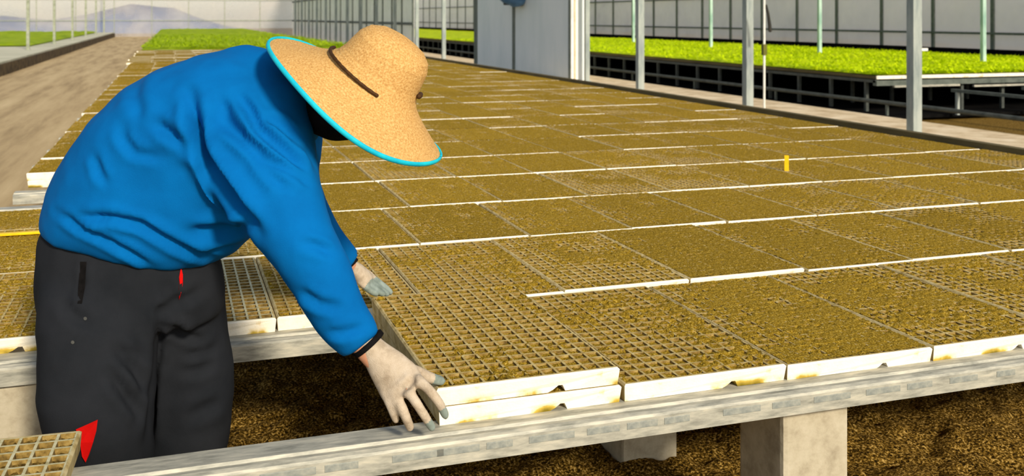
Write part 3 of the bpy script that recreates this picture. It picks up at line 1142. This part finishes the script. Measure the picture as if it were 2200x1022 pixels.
def sec(back, front, w, d=D0, shift=0.0):
    a, b = W(back[0], back[1], d), W(front[0], front[1], d)
    return ((a + b) / 2 + F * shift, (b - a) / 2, F * w)


torso = [((100, 486), (466, 564), .165), ((101, 455), (500, 540), .185), ((122, 395), (545, 500), .20), ((158, 328), (575, 455), .21),
         ((205, 255), (600, 415), .215), ((270, 193), (625, 372), .215), ((345, 146), (648, 345), .21), ((430, 115), (668, 315), .20),
         ((505, 106), (680, 285), .18), ((560, 110), (684, 255), .14), ((598, 122), (684, 225), .085)]
nearA = [(532, 205, 2.25), (550, 266, 2.19), (562, 335, 2.13), (598, 425, 2.075), (648, 520, 2.045), (692, 602, 2.04), (733, 678, 2.04), (777, 742, 2.035)]
nearR = [(.105, .10), (.125, .105), (.118, .10), (.092, .085), (.074, .07), (.063, .062), (.055, .055), (.046, .044)]
farA = [(600, 215, 2.44), (612, 290, 2.50), (622, 370, 2.56), (650, 450, 2.61), (694, 515, 2.66), (745, 566, 2.70)]
farR = [(.10, .10), (.095, .09), (.078, .078), (.066, .066), (.054, .054), (.046, .046)]

worker = empty('person', (-0.02, 2.40, 0))
WM = Matrix.Translation((-0.02, 2.40, 0)).inverted()


def wpart(name, me, mats, parent=worker, smooth=True):
    me.transform(WM)
    return link_mesh(name, me, mats, parent, smooth)


# --- sweatshirt
bm = bmesh.new()
loft(bm, [sec(*t) for t in torso], 40, power=2.25)
limb(bm, [W(*p) for p in nearA], nearR, 24, flat_end=True)
limb(bm, [W(520, 160, 2.29), W(590, 168, 2.25), W(630, 205, 2.24), W(640, 260, 2.26)], [.07, .062, .055, .06], 18)
limb(bm, [W(*p) for p in farA], farR, 20, flat_end=True)
# ribbed cuffs
for A, rad in ((nearA, nearR), (farA, farR)):
    a, b = W(*A[-2]), W(*A[-1])
    t = (b - a).normalized()
shirt = remesh(bm, 0.0075, 5, 'sweatshirt')
folds(shirt, [
    ([(408, 200), (425, 280), (450, 350), (490, 410), (530, 465), (556, 500)], .030, 13),
    ([(330, 262), (380, 295), (430, 325)], .012, 11),
    ([(380, 322), (440, 335)], .007, 9),
    ([(200, 330), (212, 372), (232, 395)], .006, 8),
    ([(265, 270), (262, 300), (290, 330), (350, 338)], .006, 9),
    ([(150, 468), (240, 465), (300, 482), (370, 520), (440, 552), (475, 562)], .014, 8),
    ([(118, 452), (170, 488), (240, 520), (290, 548), (330, 574)], .011, 7),
    ([(400, 500), (470, 497), (545, 482)], .012, 12),
    ([(440, 540), (500, 528), (540, 510)], .007, 6),
    ([(505, 195), (535, 235), (555, 275), (590, 310), (640, 350), (672, 385)], .012, 9),
    ([(450, 235), (500, 285), (560, 330), (620, 375)], .012, 10),
    ([(560, 250), (600, 265), (640, 300)], .008, 9),
    ([(470, 210), (490, 250), (530, 300)], .009, 11),
    ([(540, 330), (580, 375), (615, 405)], .008, 9),
    ([(590, 345), (640, 378), (670, 402)], .007, 7),
    ([(655, 315), (672, 345), (680, 370)], .008, 7),
    ([(650, 520), (690, 532), (715, 545)], .008, 9),
    ([(640, 625), (690, 655), (740, 662)], .008, 9),
    ([(700, 712), (740, 716), (785, 700)], .007, 8),
    ([(300, 150), (290, 200), (300, 260)], .004, 14),
])
wrinkle(shirt, 0.006, 9.0)
wrinkle(shirt, 0.0022, 26.0)
wpart('sweatshirt', shirt, M['shirt'])

# --- trousers
bm = bmesh.new()
hips = [((108, 470), (440, 500), .14), ((96, 505), (458, 520), .155), ((91, 545), (468, 560), .165), ((89, 600), (474, 600), .165), ((92, 650), (478, 645), .16), ((110, 685), (470, 680), .14)]
loft(bm, [sec(*t) for t in hips], 32, power=2.2)


def leg(bm, lst):
    loft(bm, [(W(c, v, d), R * (hw / FPX * d), F * hd) for c, v, hw, d, hd in lst], 24, power=2.2)


near_leg = [(212, 600, 112, 2.24, .12), (212, 680, 121, 2.21, .125), (210, 760, 119, 2.19, .122), (210, 850, 119, 2.18, .118), (216, 930, 108, 2.18, .110), (240, 1000, 84, 2.19, .095), (258, 1080, 72, 2.21, .085), (268, 1170, 66, 2.23, .08), (272, 1265, 64, 2.24, .085)]
far_leg = [(378, 600, 92, 2.36, .11), (392, 680, 92, 2.37, .11), (405, 760, 90, 2.38, .108), (410, 850, 90, 2.385, .102), (408, 930, 84, 2.39, .095), (404, 1000, 76, 2.40, .088), (400, 1080, 70, 2.41, .08), (398, 1150, 64, 2.42, .075), (396, 1215, 62, 2.42, .08)]
leg(bm, near_leg)
leg(bm, far_leg)
pants = remesh(bm, 0.0085, 5, 'trousers')
folds(pants, [
    ([(345, 668), (338, 740), (332, 820), (326, 900), (316, 960)], .020, 9),
    ([(345, 690), (395, 715), (440, 735)], .012, 8),
    ([(392, 690), (345, 668), (380, 650), (440, 620)], .008, 9),
    ([(240, 740), (290, 790), (318, 850)], .010, 11),
    ([(235, 800), (280, 860), (310, 900)], .010, 11),
    ([(255, 745), (300, 762), (325, 775)], .007, 8),
    ([(400, 760), (440, 758), (470, 745)], .007, 10),
    ([(385, 800), (430, 795), (470, 770)], .006, 10),
    ([(400, 900), (440, 880), (480, 860)], .006, 12),
    ([(180, 560), (178, 610), (172, 650)], .006, 5),
    ([(130, 640), (160, 680), (200, 700)], .006, 12),
    ([(345, 600), (380, 650), (395, 690)], .006, 12),
])
wrinkle(pants, 0.006, 8.0)
wrinkle(pants, 0.0025, 22.0)
wpart('trousers', pants, M['pants'])


# thin pieces sewn on the trousers, laid on the cloth where it lies
from mathutils.bvhtree import BVHTree
dg = bpy.context.evaluated_depsgraph_get()


def on_cloth(me, outline, lift=0.003, thick=0.004, n=1):
    bm2 = bmesh.new(); bm2.from_mesh(me)
    tree = BVHTree.FromBMesh(bm2)
    cp = Vector((0, 0, CAMZ)) + WM.translation
    bm = bmesh.new()
    fr, bk = [], []
    for (u, v) in outline:
        d = (W(u, v, 1.0) - Vector((0, 0, CAMZ))).normalized()
        hit = tree.ray_cast(cp, d)
        p = hit[0] if hit[0] is not None else cp + d * 2.2
        fr.append(bm.verts.new(p - d * lift))
        bk.append(bm.verts.new(p + d * thick))
    bm.faces.new(fr)
    bm.faces.new(list(reversed(bk)))
    k = len(fr)
    for i in range(k):
        bm.faces.new((fr[i], bk[i], bk[(i + 1) % k], fr[(i + 1) % k]))
    bm2.free()
    return bm


o = obj('pocket_zip', on_cloth(pants, [(389, 572), (393, 590), (393, 610), (389, 630), (385, 644), (384, 620), (385, 595)]), M['red'], worker)
o['label'] = 'red pocket zip'
o = obj('knee_patch', on_cloth(pants, [(163, 922), (186, 912), (210, 901), (207, 925), (200, 950), (192, 975), (184, 993), (176, 980), (172, 950)], lift=0.011), M['red'], worker)
o['label'] = 'red cloth patch'
for c in ((156, 735), (183, 684)):
    obj('rivet', on_cloth(pants, [(c[0] + 4 * math.cos(a), c[1] + 4 * math.sin(a)) for a in np.linspace(0, 6.28, 9)[:-1]]), M['rivet'], worker)
o = obj('pocket_edge', on_cloth(pants, [(172, 562), (186, 562), (182, 620), (176, 652), (166, 652), (172, 620)], lift=0.0015), M['black'], worker)

# --- boots
for lst, nm in ((near_leg, 'near'), (far_leg, 'far')):
    c, v, hw, d, hd = lst[-1]
    a = W(c, v, d)
    bm = bmesh.new()
    limb(bm, [(a.x, a.y, 0.24), (a.x, a.y, 0.15), (a.x + 0.01, a.y, 0.09)], [0.055, 0.052, 0.055], 14, ref=Vector((0, 1, 0)))
    limb(bm, [(a.x - 0.05, a.y, 0.045), (a.x + 0.06, a.y, 0.045), (a.x + 0.19, a.y + 0.0, 0.038)], [(.045, .045), (.045, .048), (.036, .046)], 14, ref=Vector((0, 1, 0)))
    b = remesh(bm, 0.009, 4, 'boot')
    co = get_co(b); co[:, 2] = np.maximum(co[:, 2], 0.006); set_co(b, co)
    wpart('boot', b, M['boot'])

# --- straw hat
HN = (R * math.sin(.615) + Z * math.cos(.615)) * 0.995 - F * 0.101
HN.normalize()
HM = R * math.cos(.615) - Z * math.sin(.615)
HK = HN.cross(HM)
if HK.dot(F) > 0:
    HK = -HK            # HK points to the viewer's side
HC = W(765.5, 211.3, 2.17)
HS = 0.921
prof = [(.238, 0.0), (.215, .009), (.19, .020), (.165, .031), (.142, .043), (.122, .056), (.109, .072), (.102, .092), (.098, .115), (.093, .140), (.081, .160), (.060, .173), (.034, .179), (.004, .180)]


def hat_pt(r, h, t, lift=0.0):
    k = r / .238
    r, h, lift = r * HS, h * HS, lift * HS
    sq = 0.92 + 0.08 * (1 - k)
    h2 = h + lift + math.sin(t) ** 2 * (-0.0132 - 0.0281 * math.cos(t)) * k ** 2
    return HC + HM * (r * math.cos(t) + 0.016 * (1 - k)) + HK * (r * sq * math.sin(t)) + HN * h2


# resample profile into fine coils of braid
pr = []
for (r0, h0), (r1, h1) in zip(prof, prof[1:]):
    L = math.hypot(r1 - r0, h1 - h0)
    n = max(2, int(L / 0.0026))
    for i in range(n):
        pr.append((r0 + (r1 - r0) * i / n, h0 + (h1 - h0) * i / n))
pr.append(prof[-1])
NH = 110
bm = bmesh.new()
outer, inner = [], []
s = 0
for i, (r, h) in enumerate(pr):
    up = 0.0011 * math.cos(i * math.pi * 2 / 3.0)
    outer.append([bm.verts.new(hat_pt(r, h, 2 * math.pi * j / NH, up + 0.0006 * ((j + i // 3) % 2))) for j in range(NH)])
for i, (r, h) in enumerate(pr[::4]):
    inner.append([bm.verts.new(hat_pt(max(r - .003, .002), h, 2 * math.pi * j / NH, -0.004)) for j in range(NH)])
for rings in (outer, inner):
    for a, b in zip(rings, rings[1:]):
        for j in range(NH):
            bm.faces.new((a[j], a[(j + 1) % NH], b[(j + 1) % NH], b[j]))
    bm.faces.new(rings[-1])
for j in range(NH):
    bm.faces.new((outer[0][j], inner[0][j], inner[0][(j + 1) % NH], outer[0][(j + 1) % NH]))
bm.transform(WM)
hat = obj('straw_hat', bm, M['straw'], worker, True)
hat['label'] = 'wide brimmed straw hat with turquoise edge'
bm = bmesh.new()
ring = [hat_pt(.239, -0.001, 2 * math.pi * j / 96) for j in range(97)]
limb(bm, ring, [(.0035, .0055)] * 97, 8, ref=HN, round_ends=False)
bm.transform(WM)
o = obj('brim_binding', bm, M['cyan'], hat, True)
o['label'] = 'turquoise brim binding'
bm = bmesh.new()
pts = [hat_pt(.121 + .004 * math.sin(a * 2), .062, math.pi - a, 0.004) for a in np.linspace(-0.12, 1.86, 26)]
limb(bm, pts, [.0034 + .0006 * (i % 2) for i in range(26)], 8, ref=HN)
bm.transform(WM)
obj('hat_cord', bm, M['cord'], hat, True)
bm = bmesh.new()
pts = [hat_pt(.108, .088, a, 0.004) for a in np.linspace(-0.15, 0.12, 6)]
limb(bm, pts, [.006] * 6, 8, ref=HN)
bm.transform(WM)
obj('hat_cord', bm, M['cord'], hat, True)

# --- gloves
def glove(chains, palm, tips, voxel=0.0035):
    bm = bmesh.new()
    loft(bm, palm, 18)
    for pts, rad in chains:
        limb(bm, pts, rad, 12)
    me = remesh(bm, voxel, 3, 'glove')
    co = get_co(me)
    me.materials.append(M['glove'])
    me.materials.append(M['coat'])
    T = np.array([list(t[0]) for t in tips])
    rr = np.array([t[1] for t in tips])
    cen = np.array([list(p.center) for p in me.polygons])
    idx = np.zeros(len(cen), int)
    for t, r in zip(T, rr):
        idx |= (np.linalg.norm(cen - t, axis=1) < r).astype(int)
    me.polygons.foreach_set('material_index', idx)
    return me


def fchain(lst, r0, r1):
    pts = [W(*p) for p in lst]
    n = len(pts)
    return pts, [r0 + (r1 - r0) * i / (n - 1) for i in range(n)]


near_f = [
    fchain([(826, 838, 2.005), (838, 868, 1.990), (846, 888, 1.988), (851, 902, 1.996)], .0115, .0090),
    fchain([(846, 846, 1.995), (864, 876, 1.978), (874, 900, 1.978), (881, 918, 1.990)], .0125, .0098),
    fchain([(876, 838, 1.985), (893, 863, 1.968), (910, 889, 1.972), (928, 918, 1.990)], .0118, .0096),
    fchain([(900, 816, 1.99), (924, 839, 1.975), (944, 865, 1.982), (957, 892, 2.002)], .0118, .0096),
    fchain([(868, 790, 2.045), (898, 800, 2.050), (926, 812, 2.065), (948, 818, 2.085)], .0150, .0110)]


def sec3(a, b, w, d):
    p, q = W(a[0], a[1], d), W(b[0], b[1], d)
    return ((p + q) / 2, (q - p) / 2, F * w)


palm_n = [sec3((762, 738), (802, 706), .024, 2.042), sec3((772, 754), (814, 724), .027, 2.04), sec3((780, 775), (832, 738), .026, 2.035), sec3((792, 802), (864, 758), .026, 2.03), sec3((808, 835), (894, 782), .025, 2.02),
          sec3((818, 856), (910, 806), .022, 2.005), sec3((828, 866), (906, 826), .014, 1.995)]
tips_n = [(W(931, 917, 1.985), .021), (W(957, 892, 1.997), .024), (W(944, 878, 2.0), .014), (W(948, 818, 2.08), .026), (W(886, 922, 2.0), .009)]
g = glove(near_f, palm_n, tips_n)
folds(g, [([(855, 840), (875, 830), (892, 810)], .004, 7)])
wpart('glove', g, None)['label'] = 'off white glove of the near hand'
far_f = [
    fchain([(790, 592, 2.76), (812, 606, 2.78), (828, 618, 2.79), (838, 627, 2.795)], .0115, .0085),
    fchain([(786, 598, 2.745), (806, 614, 2.76), (821, 624, 2.77), (831, 631, 2.775)], .0115, .0085),
    fchain([(780, 602, 2.73), (798, 617, 2.742), (812, 626, 2.75), (822, 631, 2.755)], .0115, .0085),
    fchain([(774, 604, 2.715), (790, 620, 2.722), (800, 627, 2.73), (808, 631, 2.735)], .0105, .008),
    fchain([(772, 584, 2.77), (790, 588, 2.80), (804, 600, 2.815), (814, 610, 2.82)], .0125, .0095)]
palm_f = [sec3((730, 564), (750, 546), .022, 2.70), sec3((742, 578), (762, 560), .022, 2.71), sec3((750, 588), (776, 568), .03, 2.725), sec3((762, 601), (790, 580), .036, 2.735), sec3((774, 611), (800, 592), .036, 2.745), sec3((784, 614), (802, 600), .03, 2.75)]
tips_f = [(W(833, 624, 2.79), .04), (W(816, 626, 2.765), .04), (W(800, 626, 2.735), .035), (W(812, 608, 2.82), .02)]
g = glove(far_f, palm_f, tips_f)
wpart('glove', g, None)['label'] = 'off white glove of the far hand with grey fingers'
# dark bands round the wrists, between sleeve and glove
for (a, b, d, w_) in (((767, 758), (816, 717), 2.037, .034), ((742, 577), (763, 559), 2.705, .034)):
    c, ax, bx = sec3(a, b, w_, d)
    ax = ax.normalized() * (ax.length + 0.006)
    t = ax.cross(bx).normalized() * 0.005
    bm = bmesh.new()
    loft(bm, [(c - t, ax, bx), (c + t, ax, bx)], 24)
    bm.transform(WM)
    obj('wrist_band', bm, M['black'], worker, True)

# --- body under the clothes: one continuous figure
bm = bmesh.new()
loft(bm, [((c), a * .84, b * .84) for c, a, b in (sec(*t) for t in torso[1:-1])], 28)
loft(bm, [((c), a * .80, b * .80) for c, a, b in (sec(*t) for t in hips)], 24)
limb(bm, [W(*p) for p in nearA] + [W(800, 775, 2.03), W(850, 815, 2.015)], [(r[0] * .48, r[1] * .48) for r in nearR] + [.018, .016], 14)
limb(bm, [W(*p) for p in farA] + [W(765, 585, 2.725), W(785, 600, 2.74)], [(r[0] * .48, r[1] * .48) for r in farR] + [.018, .016], 14)
for pts, rad in near_f + far_f:
    limb(bm, pts[:-1], [r * .62 for r in rad[:-1]], 8)
for lst in (near_leg, far_leg):
    loft(bm, [(W(c, v, d), R * (hw * .62 / FPX * d), F * hd * .62) for c, v, hw, d, hd in lst[:-1]], 16)
    c, v, hw, d, hd = lst[-1]
    a = W(c, v, d)
    limb(bm, [(a.x, a.y, 0.30), (a.x, a.y, 0.07), (a.x + .04, a.y, .045), (a.x + .16, a.y, .036)], [.045, .034, .034, .024], 12, ref=Vector((0, 1, 0)))
HD = HC + HN * 0.040 + HM * 0.008
face = (HM * 0.98 - HN * 0.05).normalized()
side = face.cross(HN).normalized()
blob(bm, HD, (face * .088, side * .074, HN * .100), 20, 12)                       # skull
blob(bm, HD - HN * .050 + face * .026, (face * .052, side * .052, HN * .056), 16, 10)   # jaw
limb(bm, [HD - HN * .06 - face * .03, W(650, 212, 2.28), W(600, 200, 2.31)], [.046, .050, .065], 16)
blob(bm, HD - HN * .028 + face * .100, (face * .020, side * .014, HN * .026), 10, 7)    # nose
for sg in (-1, 1):
    blob(bm, HD - HN * .02 + side * .078 * sg - face * .008, (face * .020, side * .010, HN * .030), 10, 7)  # ears
    blob(bm, HD + HN * .008 + face * .086 + side * .032 * sg, (face * .014, side * .026, HN * .008), 10, 7)  # brows
blob(bm, HD - HN * .072 + face * .086, (face * .010, side * .024, HN * .007), 10, 7)    # lips
body = remesh(bm, 0.007, 3, 'body')
wpart('body', body, M['skin'])
for sg in (-1, 1):
    bm = bmesh.new()
    blob(bm, HD - HN * .010 + face * .082 + side * .032 * sg, (face * .012, side * .013, HN * .012), 12, 8)
    bm.transform(WM)
    obj('eye', bm, M['eye'], worker, True)
bm = bmesh.new()
blob(bm, HD + HN * .008 - face * .004, (face * .088, side * .079, HN * .104), 20, 12)
bm.transform(WM)
obj('hair', bm, M['black'], worker, True)
# black neck gaiter that covers the neck up to the chin
bm = bmesh.new()
limb(bm, [HD - HN * .078 + face * .004, HD - HN * .095 - face * .018, W(668, 222, 2.27), W(618, 198, 2.31)], [.052, .056, .060, .078], 20)
ga = remesh(bm, 0.008, 3, 'gaiter')
wpart('neck_gaiter', ga, M['black'])
tag(worker, 'bent over person in blue sweatshirt, charcoal trousers and straw hat lifting a tray', 'person')
